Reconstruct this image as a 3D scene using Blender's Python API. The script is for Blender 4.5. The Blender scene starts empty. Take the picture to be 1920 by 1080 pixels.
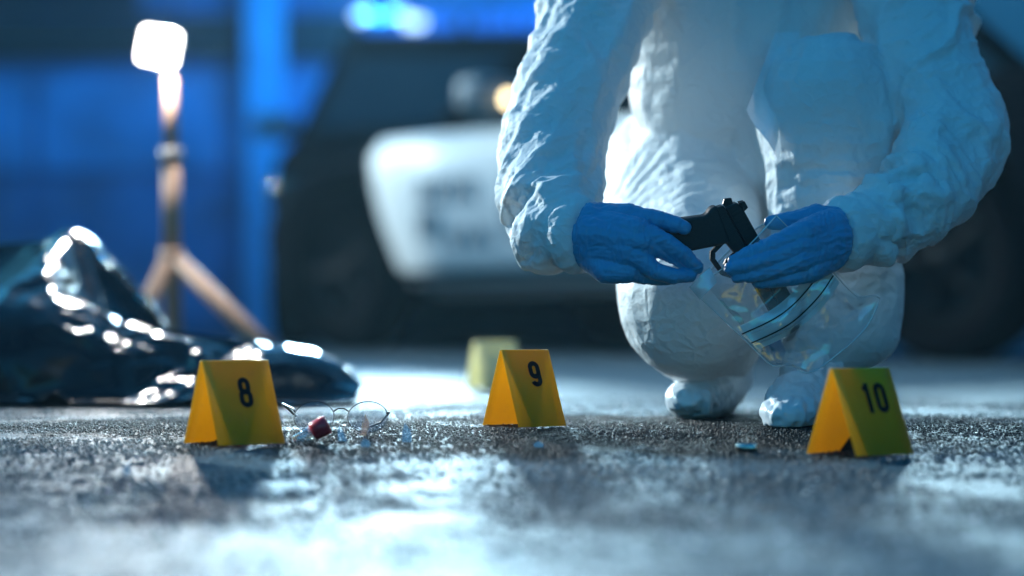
import bpy, bmesh, math, random
import numpy as np
from mathutils import Vector, Matrix

random.seed(7); RNG = np.random.default_rng(7)
sc = bpy.context.scene
col = sc.collection
R = math.radians

# ------------------------------------------------------------------ camera
CAM_Z = 0.15; FPX = 4533.0; HOR = 596.0
cam = bpy.data.cameras.new('camera'); cam_o = bpy.data.objects.new('camera', cam); col.objects.link(cam_o)
cam.lens = 85; cam.sensor_width = 36; cam.clip_start = 0.05; cam.clip_end = 500
cam_o.location = (0, 0, CAM_Z); cam_o.rotation_euler = (R(90.71), 0, 0)
cam.dof.use_dof = True; cam.dof.focus_distance = 3.32; cam.dof.aperture_fstop = 1.5
sc.camera = cam_o

# ------------------------------------------------------------------ night sky, moon-like key, exposure
SUN_AZ, SUN_EL = R(-54), R(21)          # azimuth measured from +Y (straight behind) to the left
SDIR = Vector((math.sin(SUN_AZ) * math.cos(SUN_EL), math.cos(SUN_AZ) * math.cos(SUN_EL), math.sin(SUN_EL)))
world = bpy.data.worlds.new('World'); sc.world = world; world.use_nodes = True
wn = world.node_tree.nodes; wl = world.node_tree.links
bg = wn['Background']
sky = wn.new('ShaderNodeTexSky'); sky.sky_type = 'NISHITA'; sky.sun_disc = False
sky.sun_elevation = SUN_EL; sky.sun_rotation = SUN_AZ
tint = wn.new('ShaderNodeMix'); tint.data_type = 'RGBA'; tint.blend_type = 'MULTIPLY'
tint.inputs['Factor'].default_value = 1.0
tint.inputs['B'].default_value = (0.085, 0.64, 0.95, 1)
wl.new(sky.outputs[0], tint.inputs['A']); wl.new(tint.outputs['Result'], bg.inputs[0])
bg.inputs[1].default_value = 0.19
sun = bpy.data.lights.new('sun', 'SUN'); sun_o = bpy.data.objects.new('sun', sun); col.objects.link(sun_o)
sun.energy = 5.0; sun.angle = R(1.0); sun.color = (0.76, 0.94, 1.0)
sun_o.location = SDIR * 20; sun_o.rotation_euler = SDIR.to_track_quat('Z', 'Y').to_euler()
vs = sc.view_settings
vs.view_transform = 'Standard'; vs.look = 'None'; vs.exposure = 0.3; vs.gamma = 1.0; vs.use_curve_mapping = False
sc.cycles.use_denoising = True
sc.cycles.max_bounces = 10; sc.cycles.transparent_max_bounces = 16
sc.cycles.sample_clamp_indirect = 6; sc.cycles.caustics_reflective = False; sc.cycles.caustics_refractive = False

def P(px, py, d):
    """photo pixel (1920 wide) at a chosen distance -> world point"""
    return np.array(((px - 960) / FPX * d, d, CAM_Z + (HOR - py) / FPX * d))

# ------------------------------------------------------------------ numeric helpers
def _hash(ix, iy, iz, s):
    h = (ix * 374761393 + iy * 668265263 + iz * 2147483647 + s * 974634541) & 0xffffffff
    h = ((h ^ (h >> 13)) * 1274126177) & 0xffffffff
    h = ((h ^ (h >> 15)) * 2246822519) & 0xffffffff
    return h ^ (h >> 16)
def noise(p, seed=0):
    """gradient noise, p (n,3) -> about -1..1"""
    p = np.asarray(p, float); i = np.floor(p).astype(np.int64); f = p - i
    u = f * f * f * (f * (f * 6 - 15) + 10)
    out = np.zeros(len(p))
    for dx in (0, 1):
        for dy in (0, 1):
            for dz in (0, 1):
                h = _hash(i[:, 0] + dx, i[:, 1] + dy, i[:, 2] + dz, seed)
                g = np.stack([(h & 1023) / 511.5 - 1, ((h >> 10) & 1023) / 511.5 - 1, ((h >> 20) & 1023) / 511.5 - 1], 1)
                d = f - np.array((dx, dy, dz))
                w = (u[:, 0] if dx else 1 - u[:, 0]) * (u[:, 1] if dy else 1 - u[:, 1]) * (u[:, 2] if dz else 1 - u[:, 2])
                out += w * (g * d).sum(1)
    return out * 1.3
def fbm(p, seed=0, octv=3):
    a, s = 1.0, np.zeros(len(p))
    for k in range(octv):
        s += a * noise(np.asarray(p) * 2 ** k, seed + k); a *= 0.5
    return s
def ridge(p, seed=0, octv=2):
    """sharp creases, 0..1 with ridges at 1"""
    a, s, t = 1.0, np.zeros(len(p)), 0
    for k in range(octv):
        s += a * (1 - np.abs(noise(np.asarray(p) * 2.1 ** k, seed + 11 * k)) * 1.8); t += a; a *= 0.45
    return s / t
def sstep(a, b, x):
    t = np.clip((x - a) / (b - a), 0, 1); return t * t * (3 - 2 * t)

# ------------------------------------------------------------------ object helpers
def tag(o, label=None, cat=None, group=None, kind=None):
    if label: o['label'] = label
    if cat: o['category'] = cat
    if group: o['group'] = group
    if kind: o['kind'] = kind
    return o
def thing(name, label, cat, loc=(0, 0, 0), rz=0.0, group=None):
    o = bpy.data.objects.new(name, None); col.objects.link(o)
    o.empty_display_size = 0.05; o.location = loc; o.rotation_euler = (0, 0, rz)
    return tag(o, label, cat, group)
def base_of(o):
    m = Matrix.Identity(4)
    while o is not None:
        m = (Matrix.Translation(o.location) @ o.rotation_euler.to_matrix().to_4x4()) @ m; o = o.parent
    return m
def mesh_of(name, v, f, smooth=False):
    me = bpy.data.meshes.new(name)
    v = np.asarray(v, np.float32)
    if isinstance(f, np.ndarray):
        k = f.shape[1]; n = len(f)
        me.vertices.add(len(v)); me.vertices.foreach_set('co', v.ravel())
        me.loops.add(n * k); me.loops.foreach_set('vertex_index', f.astype(np.int32).ravel())
        me.polygons.add(n); me.polygons.foreach_set('loop_start', np.arange(0, n * k, k, dtype=np.int32))
        me.update(calc_edges=True)
    else:
        me.from_pydata([tuple(map(float, c)) for c in v], [], [tuple(map(int, q)) for q in f]); me.update()
    if smooth: me.polygons.foreach_set('use_smooth', np.ones(len(me.polygons), bool))
    return me
def obj(name, v, f, mat, parent=None, smooth=False, world=False):
    """one mesh object; world=True: v is in world space and is moved into the parent's space"""
    v = np.asarray(v, float)
    if parent is not None and world:
        m = np.array(base_of(parent).inverted()); v = v @ m[:3, :3].T + m[:3, 3]
    me = mesh_of(name, v, f, smooth)
    o = bpy.data.objects.new(name, me); col.objects.link(o)
    if mat is not None: me.materials.append(mat)
    if parent is not None: o.parent = parent
    return o
class MB:
    def __init__(s): s.v = []; s.f = []
    def add(s, v, f):
        n = len(s.v); s.v += [tuple(map(float, c)) for c in v]; s.f += [tuple(i + n for i in q) for q in f]; return s
    def box(s, c, d, rot=None, bev=0.0):
        bm = bmesh.new(); bmesh.ops.create_cube(bm, size=1.0)
        for w in bm.verts: w.co = Vector((w.co.x * d[0], w.co.y * d[1], w.co.z * d[2]))
        if bev: bmesh.ops.bevel(bm, geom=list(bm.edges), offset=bev, segments=2, affect='EDGES', profile=0.6)
        bm.verts.index_update()
        vs_ = [(rot @ w.co if rot else w.co) + Vector(c) for w in bm.verts]
        fs_ = [[w.index for w in q.verts] for q in bm.faces]; bm.free()
        return s.add(vs_, fs_)
    def tube(s, pts, r, n=10, closed=False):
        pts = [Vector(p) for p in pts]; m = len(pts); rs = r if isinstance(r, (list, tuple)) else [r] * m
        vs_, fs_ = [], []; up = Vector((0.13, 0.27, 0.95))
        for i, p in enumerate(pts):
            a = pts[(i - 1) % m] if closed or i > 0 else p; b = pts[(i + 1) % m] if closed or i < m - 1 else p
            t = (b - a).normalized(); x = t.cross(up)
            if x.length < 1e-3: x = t.cross(Vector((1, 0, 0)))
            x.normalize(); y = x.cross(t)
            for k in range(n):
                an = 2 * math.pi * k / n; vs_.append(p + (x * math.cos(an) + y * math.sin(an)) * rs[i])
        for i in range(m if closed else m - 1):
            j = (i + 1) % m
            for k in range(n): fs_.append((i * n + k, i * n + (k + 1) % n, j * n + (k + 1) % n, j * n + k))
        if not closed: fs_.append(tuple(range(n))[::-1]); fs_.append(tuple((m - 1) * n + k for k in range(n)))
        return s.add(vs_, fs_)
    def lathe(s, prof, axis_m=None, n=28):
        """prof: (radius, height) pairs turned round local z"""
        vs_, fs_ = [], []; m = len(prof)
        for r_, h_ in prof:
            for k in range(n):
                a = 2 * math.pi * k / n; c = Vector((r_ * math.cos(a), r_ * math.sin(a), h_))
                vs_.append(axis_m @ c if axis_m else c)
        for i in range(m - 1):
            for k in range(n): fs_.append((i * n + k, i * n + (k + 1) % n, (i + 1) * n + (k + 1) % n, (i + 1) * n + k))
        fs_.append(tuple(range(n))[::-1]); fs_.append(tuple((m - 1) * n + k for k in range(n)))
        return s.add(vs_, fs_)
    def prism(s, poly, t0, t1, m=None):
        """2-D outline extruded along local z"""
        n = len(poly); vs_ = [Vector((x, y, t0)) for x, y in poly] + [Vector((x, y, t1)) for x, y in poly]
        if m: vs_ = [m @ c for c in vs_]
        fs_ = [tuple(range(n))[::-1], tuple(range(n, 2 * n))] + [(i, (i + 1) % n, n + (i + 1) % n, n + i) for i in range(n)]
        return s.add(vs_, fs_)
    def build(s, name, mat, parent=None, smooth=False, world=False):
        return obj(name, s.v, s.f, mat, parent, smooth, world)
def bevel(o, w, seg=2):
    b = o.modifiers.new('bevel', 'BEVEL'); b.width = w; b.segments = seg; b.limit_method = 'ANGLE'; b.angle_limit = R(35)
    return o
def grid_faces(nu, nv):
    a = np.arange((nu - 1) * nv).reshape(nu - 1, nv)[:, :-1].ravel()
    return np.stack([a, a + nv, a + nv + 1, a + 1], 1)

# ------------------------------------------------------------------ materials
def nmat(name):
    m = bpy.data.materials.new(name); m.use_nodes = True
    return m, m.node_tree.nodes, m.node_tree.links, m.node_tree.nodes['Principled BSDF']
def N(n, t, **kw):
    x = n.new(t)
    for k, v in kw.items():
        if k in x.inputs: x.inputs[k].default_value = v
        else: setattr(x, k, v)
    return x
def plain(name, c, rough=0.5, metal=0.0, nscale=40.0, var=0.12, bump=0.0, spec=0.5, coat=0.0):
    m, n, l, b = nmat(name)
    g = N(n, 'ShaderNodeNewGeometry')
    t = N(n, 'ShaderNodeTexNoise', Scale=nscale, Detail=4.0); l.new(g.outputs['Position'], t.inputs['Vector'])
    r = N(n, 'ShaderNodeValToRGB')
    r.color_ramp.elements[0].position = .3; r.color_ramp.elements[1].position = .7
    r.color_ramp.elements[0].color = (*[x * (1 - var) for x in c], 1); r.color_ramp.elements[1].color = (*[min(1, x * (1 + var)) for x in c], 1)
    l.new(t.outputs['Fac'], r.inputs[0]); l.new(r.outputs[0], b.inputs['Base Color'])
    b.inputs['Roughness'].default_value = rough; b.inputs['Metallic'].default_value = metal
    b.inputs['Specular IOR Level'].default_value = spec; b.inputs['Coat Weight'].default_value = coat
    if bump:
        bp = N(n, 'ShaderNodeBump', Strength=bump, Distance=0.002); l.new(t.outputs['Fac'], bp.inputs['Height']); l.new(bp.outputs[0], b.inputs['Normal'])
    return m
def emit(name, c, s):
    m, n, l, b = nmat(name)
    b.inputs['Base Color'].default_value = (*[min(.8, x) for x in c], 1)
    b.inputs['Emission Color'].default_value = (*c, 1); b.inputs['Emission Strength'].default_value = s
    return m

def dark_patch_mask(n, l, g):
    # darker brownish patch round the shoes and markers: an ellipse with a ragged rim
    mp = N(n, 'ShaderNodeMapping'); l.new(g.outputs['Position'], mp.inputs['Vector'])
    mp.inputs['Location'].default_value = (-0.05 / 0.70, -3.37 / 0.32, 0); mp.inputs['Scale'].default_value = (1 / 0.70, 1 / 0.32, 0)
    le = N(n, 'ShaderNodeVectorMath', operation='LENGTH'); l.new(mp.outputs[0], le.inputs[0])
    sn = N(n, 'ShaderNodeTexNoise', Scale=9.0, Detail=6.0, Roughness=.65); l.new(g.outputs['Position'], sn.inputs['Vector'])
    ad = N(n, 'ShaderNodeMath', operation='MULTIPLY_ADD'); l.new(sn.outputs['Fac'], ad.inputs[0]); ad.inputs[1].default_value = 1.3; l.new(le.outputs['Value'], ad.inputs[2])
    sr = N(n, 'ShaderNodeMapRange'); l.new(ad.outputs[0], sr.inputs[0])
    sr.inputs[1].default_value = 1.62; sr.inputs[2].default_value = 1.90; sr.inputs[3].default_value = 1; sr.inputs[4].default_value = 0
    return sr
def asphalt_material():
    m, n, l, b = nmat('asphalt')
    g = N(n, 'ShaderNodeNewGeometry')
    big = N(n, 'ShaderNodeTexNoise', Scale=2.3, Detail=5.0, Roughness=.6); l.new(g.outputs['Position'], big.inputs['Vector'])
    agg = N(n, 'ShaderNodeTexVoronoi', Scale=130.0); l.new(g.outputs['Position'], agg.inputs['Vector'])
    fine = N(n, 'ShaderNodeTexNoise', Scale=420.0, Detail=3.0); l.new(g.outputs['Position'], fine.inputs['Vector'])
    cr = N(n, 'ShaderNodeValToRGB'); l.new(agg.outputs['Color'], cr.inputs[0])
    cr.color_ramp.elements[0].color = (.035, .04, .044, 1); cr.color_ramp.elements[1].color = (.19, .20, .21, 1)
    cr2 = N(n, 'ShaderNodeValToRGB'); l.new(big.outputs['Fac'], cr2.inputs[0])
    cr2.color_ramp.elements[0].position = .35; cr2.color_ramp.elements[1].position = .68
    cr2.color_ramp.elements[0].color = (.36, .60, .72, 1); cr2.color_ramp.elements[1].color = (.68, 1.10, 1.30, 1)
    mu = N(n, 'ShaderNodeMix', data_type='RGBA', blend_type='MULTIPLY'); mu.inputs['Factor'].default_value = 1
    l.new(cr.outputs[0], mu.inputs['A']); l.new(cr2.outputs[0], mu.inputs['B'])
    sr = dark_patch_mask(n, l, g)
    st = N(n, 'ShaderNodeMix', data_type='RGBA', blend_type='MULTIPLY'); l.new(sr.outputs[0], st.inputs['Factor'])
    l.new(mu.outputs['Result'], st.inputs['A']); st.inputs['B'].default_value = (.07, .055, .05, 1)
    l.new(st.outputs['Result'], b.inputs['Base Color'])
    rr = N(n, 'ShaderNodeMapRange'); l.new(big.outputs['Fac'], rr.inputs[0]); rr.inputs[3].default_value = .42; rr.inputs[4].default_value = .62
    sp_ = N(n, 'ShaderNodeMapRange'); l.new(sr.outputs[0], sp_.inputs[0]); sp_.inputs[3].default_value = .32; sp_.inputs[4].default_value = .05
    l.new(sp_.outputs[0], b.inputs['Specular IOR Level'])
    l.new(rr.outputs[0], b.inputs['Roughness'])
    hm = N(n, 'ShaderNodeMath', operation='MULTIPLY_ADD'); l.new(agg.outputs['Distance'], hm.inputs[0]); hm.inputs[1].default_value = -1.2; l.new(fine.outputs['Fac'], hm.inputs[2])
    bp = N(n, 'ShaderNodeBump', Strength=1.0, Distance=.003); l.new(hm.outputs[0], bp.inputs['Height']); l.new(bp.outputs[0], b.inputs['Normal'])
    return m
def pebble_material():
    m, n, l, b = nmat('pebbles')
    g = N(n, 'ShaderNodeNewGeometry')
    cr = N(n, 'ShaderNodeValToRGB'); l.new(g.outputs['Random Per Island'], cr.inputs[0]); e = cr.color_ramp.elements
    e[0].color = (.035, .045, .05, 1); e[1].color = (.42, .46, .48, 1); e[1].position = 1
    for p, c in ((.4, .075), (.75, .13), (.93, .20)): x = e.new(p); x.color = (c * .64, c * .98, c * 1.16, 1)
    x = e.new(.975); x.color = (.4, .4, .4, 1); x = e.new(.98); x.color = (.8, .8, .78, 1)
    sr = dark_patch_mask(n, l, g); st = N(n, 'ShaderNodeMix', data_type='RGBA', blend_type='MULTIPLY'); l.new(sr.outputs[0], st.inputs['Factor'])
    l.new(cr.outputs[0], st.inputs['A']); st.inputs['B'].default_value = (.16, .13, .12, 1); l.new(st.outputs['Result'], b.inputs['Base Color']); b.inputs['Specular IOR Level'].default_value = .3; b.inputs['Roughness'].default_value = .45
    return m
def suit_material():
    m, n, l, b = nmat('white_coverall_fabric')
    b.inputs['Base Color'].default_value = (.83, .84, .85, 1); b.inputs['Roughness'].default_value = .55
    b.inputs['Specular IOR Level'].default_value = .2
    g = N(n, 'ShaderNodeNewGeometry')
    wp = N(n, 'ShaderNodeTexNoise', Scale=22.0, Detail=3.0); l.new(g.outputs['Position'], wp.inputs['Vector'])
    mx = N(n, 'ShaderNodeMix', data_type='RGBA'); mx.inputs['Factor'].default_value = .045
    l.new(g.outputs['Position'], mx.inputs['A']); l.new(wp.outputs['Color'], mx.inputs['B'])
    v1 = N(n, 'ShaderNodeTexVoronoi', Scale=44.0, feature='DISTANCE_TO_EDGE'); l.new(mx.outputs['Result'], v1.inputs['Vector'])
    v2 = N(n, 'ShaderNodeTexNoise', Scale=90.0, Detail=5.0, Roughness=.6); l.new(g.outputs['Position'], v2.inputs['Vector'])
    pw = N(n, 'ShaderNodeMapRange'); l.new(v1.outputs['Distance'], pw.inputs[0]); pw.inputs[2].default_value = .35; pw.inputs[3].default_value = 1; pw.inputs[4].default_value = 0
    ad = N(n, 'ShaderNodeMath', operation='MULTIPLY_ADD'); l.new(v2.outputs['Fac'], ad.inputs[0]); ad.inputs[1].default_value = .9; l.new(pw.outputs[0], ad.inputs[2])
    bp = N(n, 'ShaderNodeBump', Strength=.6, Distance=.0024); l.new(ad.outputs[0], bp.inputs['Height']); l.new(bp.outputs[0], b.inputs['Normal'])
    tr = N(n, 'ShaderNodeBsdfTranslucent'); tr.inputs[0].default_value = (.78, .8, .82, 1); l.new(bp.outputs[0], tr.inputs['Normal'])
    ms = N(n, 'ShaderNodeMixShader'); ms.inputs[0].default_value = .22
    l.new(b.outputs[0], ms.inputs[1]); l.new(tr.outputs[0], ms.inputs[2]); l.new(ms.outputs[0], n['Material Output'].inputs[0])
    return m
def glove_material():
    m, n, l, b = nmat('blue_nitrile')
    g = N(n, 'ShaderNodeNewGeometry')
    t = N(n, 'ShaderNodeTexNoise', Scale=35.0, Detail=4.0); l.new(g.outputs['Position'], t.inputs['Vector'])
    cr = N(n, 'ShaderNodeValToRGB'); l.new(t.outputs['Fac'], cr.inputs[0])
    cr.color_ramp.elements[0].color = (.04, .25, .46, 1); cr.color_ramp.elements[1].color = (.055, .33, .56, 1)
    l.new(cr.outputs[0], b.inputs['Base Color']); b.inputs['Roughness'].default_value = .34
    f = N(n, 'ShaderNodeTexNoise', Scale=170.0, Detail=5.0, Roughness=.6, Distortion=.6); l.new(g.outputs['Position'], f.inputs['Vector'])
    bp = N(n, 'ShaderNodeBump', Strength=.3, Distance=.0014); l.new(f.outputs['Fac'], bp.inputs['Height']); l.new(bp.outputs[0], b.inputs['Normal'])
    return m
def film_material(name='clear_film', haze=.15, gloss=1.6):
    m, n, l, b = nmat(name)
    out = n['Material Output']
    tr = N(n, 'ShaderNodeBsdfTransparent'); tr.inputs[0].default_value = (.96, .97, .98, 1)
    b.inputs['Base Color'].default_value = (.93, .94, .95, 1); b.inputs['Roughness'].default_value = .6
    gl = N(n, 'ShaderNodeBsdfGlossy'); gl.inputs['Roughness'].default_value = .07
    g = N(n, 'ShaderNodeNewGeometry')
    t = N(n, 'ShaderNodeTexNoise', Scale=45.0, Detail=3.0, Distortion=.8); l.new(g.outputs['Position'], t.inputs['Vector'])
    bp = N(n, 'ShaderNodeBump', Strength=.12, Distance=.003); l.new(t.outputs['Fac'], bp.inputs['Height']); l.new(bp.outputs[0], gl.inputs['Normal'])
    a = N(n, 'ShaderNodeMixShader'); a.inputs[0].default_value = haze
    l.new(tr.outputs[0], a.inputs[1]); l.new(b.outputs[0], a.inputs[2])
    fr = N(n, 'ShaderNodeFresnel', IOR=1.5); l.new(bp.outputs[0], fr.inputs['Normal'])
    fm = N(n, 'ShaderNodeMath', operation='MULTIPLY_ADD'); l.new(fr.outputs[0], fm.inputs[0]); fm.inputs[1].default_value = gloss; fm.inputs[2].default_value = .06
    fc = N(n, 'ShaderNodeClamp'); l.new(fm.outputs[0], fc.inputs[0]); fc.inputs[2].default_value = .6
    s = N(n, 'ShaderNodeMixShader'); l.new(fc.outputs[0], s.inputs[0]); l.new(a.outputs[0], s.inputs[1]); l.new(gl.outputs[0], s.inputs[2])
    l.new(s.outputs[0], out.inputs[0])
    return m
def marker_material(name='yellow_plastic', c0=(.76, .58, .016, 1), c1=(.84, .66, .025, 1), ct=(.95, .54, .012, 1)):
    m, n, l, b = nmat(name)
    g = N(n, 'ShaderNodeNewGeometry')
    t = N(n, 'ShaderNodeTexNoise', Scale=60.0, Detail=4.0); l.new(g.outputs['Position'], t.inputs['Vector'])
    cr = N(n, 'ShaderNodeValToRGB'); l.new(t.outputs['Fac'], cr.inputs[0])
    cr.color_ramp.elements[0].color = c0; cr.color_ramp.elements[1].color = c1
    sc_ = N(n, 'ShaderNodeTexNoise', Scale=85.0, Detail=8.0, Roughness=.75); l.new(g.outputs['Position'], sc_.inputs['Vector'])
    sm = N(n, 'ShaderNodeMapRange'); l.new(sc_.outputs['Fac'], sm.inputs[0]); sm.inputs[1].default_value = .58; sm.inputs[2].default_value = .72; sm.inputs[4].default_value = .65
    dm = N(n, 'ShaderNodeMix', data_type='RGBA'); l.new(sm.outputs[0], dm.inputs['Factor']); l.new(cr.outputs[0], dm.inputs['A']); dm.inputs['B'].default_value = (.34, .26, .08, 1)
    l.new(dm.outputs['Result'], b.inputs['Base Color']); b.inputs['Roughness'].default_value = .45
    tr = N(n, 'ShaderNodeBsdfTranslucent'); tr.inputs[0].default_value = ct
    ms = N(n, 'ShaderNodeMixShader'); ms.inputs[0].default_value = .45
    l.new(b.outputs[0], ms.inputs[1]); l.new(tr.outputs[0], ms.inputs[2]); l.new(ms.outputs[0], n['Material Output'].inputs[0])
    return m
def crinkle_black():
    m, n, l, b = nmat('black_plastic_sheet')
    g = N(n, 'ShaderNodeNewGeometry'); w_ = N(n, 'ShaderNodeTexNoise', Scale=7.0, Detail=3.0); l.new(g.outputs['Position'], w_.inputs['Vector'])
    mx = N(n, 'ShaderNodeMix', data_type='RGBA'); mx.inputs['Factor'].default_value = .12; l.new(g.outputs['Position'], mx.inputs['A']); l.new(w_.outputs['Color'], mx.inputs['B'])
    v = N(n, 'ShaderNodeTexVoronoi', Scale=13.0, feature='DISTANCE_TO_EDGE'); l.new(mx.outputs['Result'], v.inputs['Vector'])
    cr = N(n, 'ShaderNodeValToRGB'); l.new(w_.outputs['Fac'], cr.inputs[0]); cr.color_ramp.elements[0].color = (.004, .006, .009, 1); cr.color_ramp.elements[1].color = (.010, .012, .015, 1)
    l.new(cr.outputs[0], b.inputs['Base Color']); b.inputs['Roughness'].default_value = .17; b.inputs['Specular IOR Level'].default_value = .3
    bp = N(n, 'ShaderNodeBump', Strength=.35, Distance=.012); l.new(v.outputs['Distance'], bp.inputs['Height']); l.new(bp.outputs[0], b.inputs['Normal'])
    return m
M = dict(
    asphalt=asphalt_material(), pebble=pebble_material(), suit=suit_material(), glove=glove_material(),
    film=film_material(), cover=film_material('shoe_cover_film', .55, 1.0), marker=marker_material(), pale=marker_material('yellow_plastic_painted_lit', (.84, .81, .62, 1), (.88, .86, .68, 1), (.95, .90, .60, 1)),  # pale copy of the marker plastic: strong light painted into the colour
    ink=plain('black_print', (.010, .010, .011), .8, 0, 40, .1, 0, .1), skin=plain('skin', (.45, .27, .19), .55),
    gunmetal=plain('gunmetal', (.012, .013, .015), .38, .3, 120, .3), polymer=plain('black_polymer', (.010, .010, .011), .6, 0, 300, .3, .3),
    brass=plain('worn_metal', (.55, .52, .46), .25, 1.0, 200, .2), white=plain('white_print', (.8, .8, .78), .5),
    blackbag=crinkle_black(),
    blackpaint=plain('black_car_paint', (.006, .007, .009), .6, 0, 8, .1, 0, 0, 0), whitepaint=plain('white_car_paint', (.72, .73, .73), .5, 0, 8, .05, 0, .4, 0),
    glass=plain('dark_car_glass', (.006, .008, .010), .06, 0, 5, .1), rubber=plain('tyre_rubber', (.006, .006, .007), .9, 0, 60, .2, .2, 0),
    alloy=plain('wheel_alloy', (.010, .012, .014), .7, .0, 40, .1, 0, .05), chrome=plain('chrome', (.6, .6, .62), .15, 1.0), sill=plain('faded_red_stripe', (.58, .34, .28), .5),
    decal=plain('grey_decal', (.22, .25, .28), .6), bluewall=plain('blue_painted_metal', (.010, .15, .36), .55, 0, 3, .35), bluetrim=plain('light_blue_paint', (.04, .42, .78), .5, 0, 3, .2), bluemid=plain('mid_blue_paint', (.015, .26, .56), .5, 0, 2.5, .3),
    darkwall=plain('dark_opening', (.01, .014, .022), .6), pole=plain('lamp_stand_tube', (.30, .19, .13), .6, 0, 40, .1, 0, .2), lamphead=plain('lamp_housing', (.05, .05, .055), .5),
    red=plain('red_plastic', (.75, .015, .03), .3), lens=film_material('lens_glass', .04, 1.6), shard=film_material('glass_shard', .25, 2.0), wire=plain('dark_wire', (.03, .035, .04), .35, .6),
    glint=plain('white_glint', (.85, .86, .86), .12, 0, 200, .1, 0, .8), mask=plain('mask_fabric', (.7, .74, .76), .8), amber=emit('amber_lamp', (1.0, .78, .42), 7.0),
    bluelamp=emit('blue_lens', (.02, .20, 1.0), .6), blueglow=emit('blue_bulb', (.45, .66, 1.0), 3.0), worklamp=emit('work_lamp_diffuser', (1.0, .98, .95), 11.0),
)

# ------------------------------------------------------------------ ground
def gz(y): return -0.05 * (1 - sstep(2.55, 3.45, np.asarray(y, float)))
def axis(dense0, dense1, step, lo, hi):
    d = np.arange(dense0, dense1 + 1e-6, step); out = list(d); s = step
    while out[-1] < hi: s *= 1.35; out.append(min(out[-1] + s, hi))
    s = step
    while out[0] > lo: s *= 1.35; out.insert(0, max(out[0] - s, lo))
    return np.array(out)
gx = axis(-1.0, 1.0, .006, -150, 150); gy = axis(1.6, 4.4, .006, -60, 260)
X, Y = np.meshgrid(gx, gy, indexing='ij'); XY = np.stack([X.ravel(), Y.ravel(), np.zeros(X.size)], 1)
near = (1 - sstep(4.2, 6, XY[:, 1])) * sstep(.8, 1.6, XY[:, 1]) * (1 - sstep(.95, 1.6, np.abs(XY[:, 0])))
XY[:, 2] = gz(XY[:, 1]) + near * (fbm(XY * 7, 3, 2) * .0022 + noise(XY * 55, 5) * .0010 + noise(XY * 120, 6) * .0008 - .0005)
GZ = lambda x, y: float(gz(y))
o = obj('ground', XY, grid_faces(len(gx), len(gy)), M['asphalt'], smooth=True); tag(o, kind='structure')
# loose grit
IV = np.array([(1, 0, 0), (-1, 0, 0), (0, 1, 0), (0, -1, 0), (0, 0, .8), (0, 0, -.5)], float)
IF = np.array([(0, 2, 4), (2, 1, 4), (1, 3, 4), (3, 0, 4), (2, 0, 5), (1, 2, 5), (3, 1, 5), (0, 3, 5)])
def grit(n, y0, y1, smin, smax, power=2.2, clump=.12):
    y = RNG.uniform(y0, y1, n * 3); x = RNG.uniform(-1, 1, n * 3) * (y * .23 + .05)
    keep = fbm(np.stack([x * 5, y * 5, x * 0], 1), 44, 3) + RNG.uniform(-.35, .35, n * 3) > clump; x, y = x[keep][:n], y[keep][:n]; n = len(x)
    lim = .16 * (y1 - y0); rag = noise(np.stack([x * 4, x * 0 + y0, x * 0], 1), 55) * lim
    keep = RNG.random(n) < np.clip(np.minimum((y - y0 + rag) / lim, (y1 - y - rag) / lim), .0, 1); x, y = x[keep], y[keep]; n = len(x)
    s = smin + (smax - smin) * RNG.random(n) ** power
    sq = RNG.uniform(.6, 1.3, (n, 1, 3)) * s[:, None, None]
    v = IV[None] * sq * RNG.uniform(.75, 1.25, (n, len(IV), 1))
    a = RNG.uniform(0, 6.28, n); c, si = np.cos(a)[:, None], np.sin(a)[:, None]
    v = np.stack([v[..., 0] * c - v[..., 1] * si, v[..., 0] * si + v[..., 1] * c, v[..., 2]], 2)
    v += np.stack([x, y, gz(y) + s * .05], 1)[:, None, :]
    f = IF[None] + (np.arange(n) * len(IV))[:, None, None]
    return v.reshape(-1, 3), f.reshape(-1, 3)
parts_ = [grit(44000, 2.95, 3.70, .0012, .0026, 2, -9), grit(24000, 2.30, 4.05, .0012, .0028, 2, -.15), grit(15000, 2.22, 2.98, .0013, .0034, 2, -.15), grit(2600, 1.62, 2.4, .0014, .0045, 2, .0), grit(9000, 3.6, 4.7, .0014, .0036, 2, .05), grit(3000, 2.6, 4.3, .0008, .0036, 6)]
vv_, ff_, k_ = [], [], 0
for v_, f_ in parts_: vv_.append(v_); ff_.append(f_ + k_); k_ += len(v_)
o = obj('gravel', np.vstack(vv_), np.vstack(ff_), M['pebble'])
tag(o, 'fine loose grit packed over the asphalt', 'gravel', kind='stuff')
v_, f_ = grit(420, 1.7, 2.5, .0014, .0048, 3, -9)
o = obj('glint_grit', v_, f_, M['glint']); tag(o, 'added white quartz grit on the near asphalt', 'gravel', kind='stuff')  # white grains put in to act as glints on the ground

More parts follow.
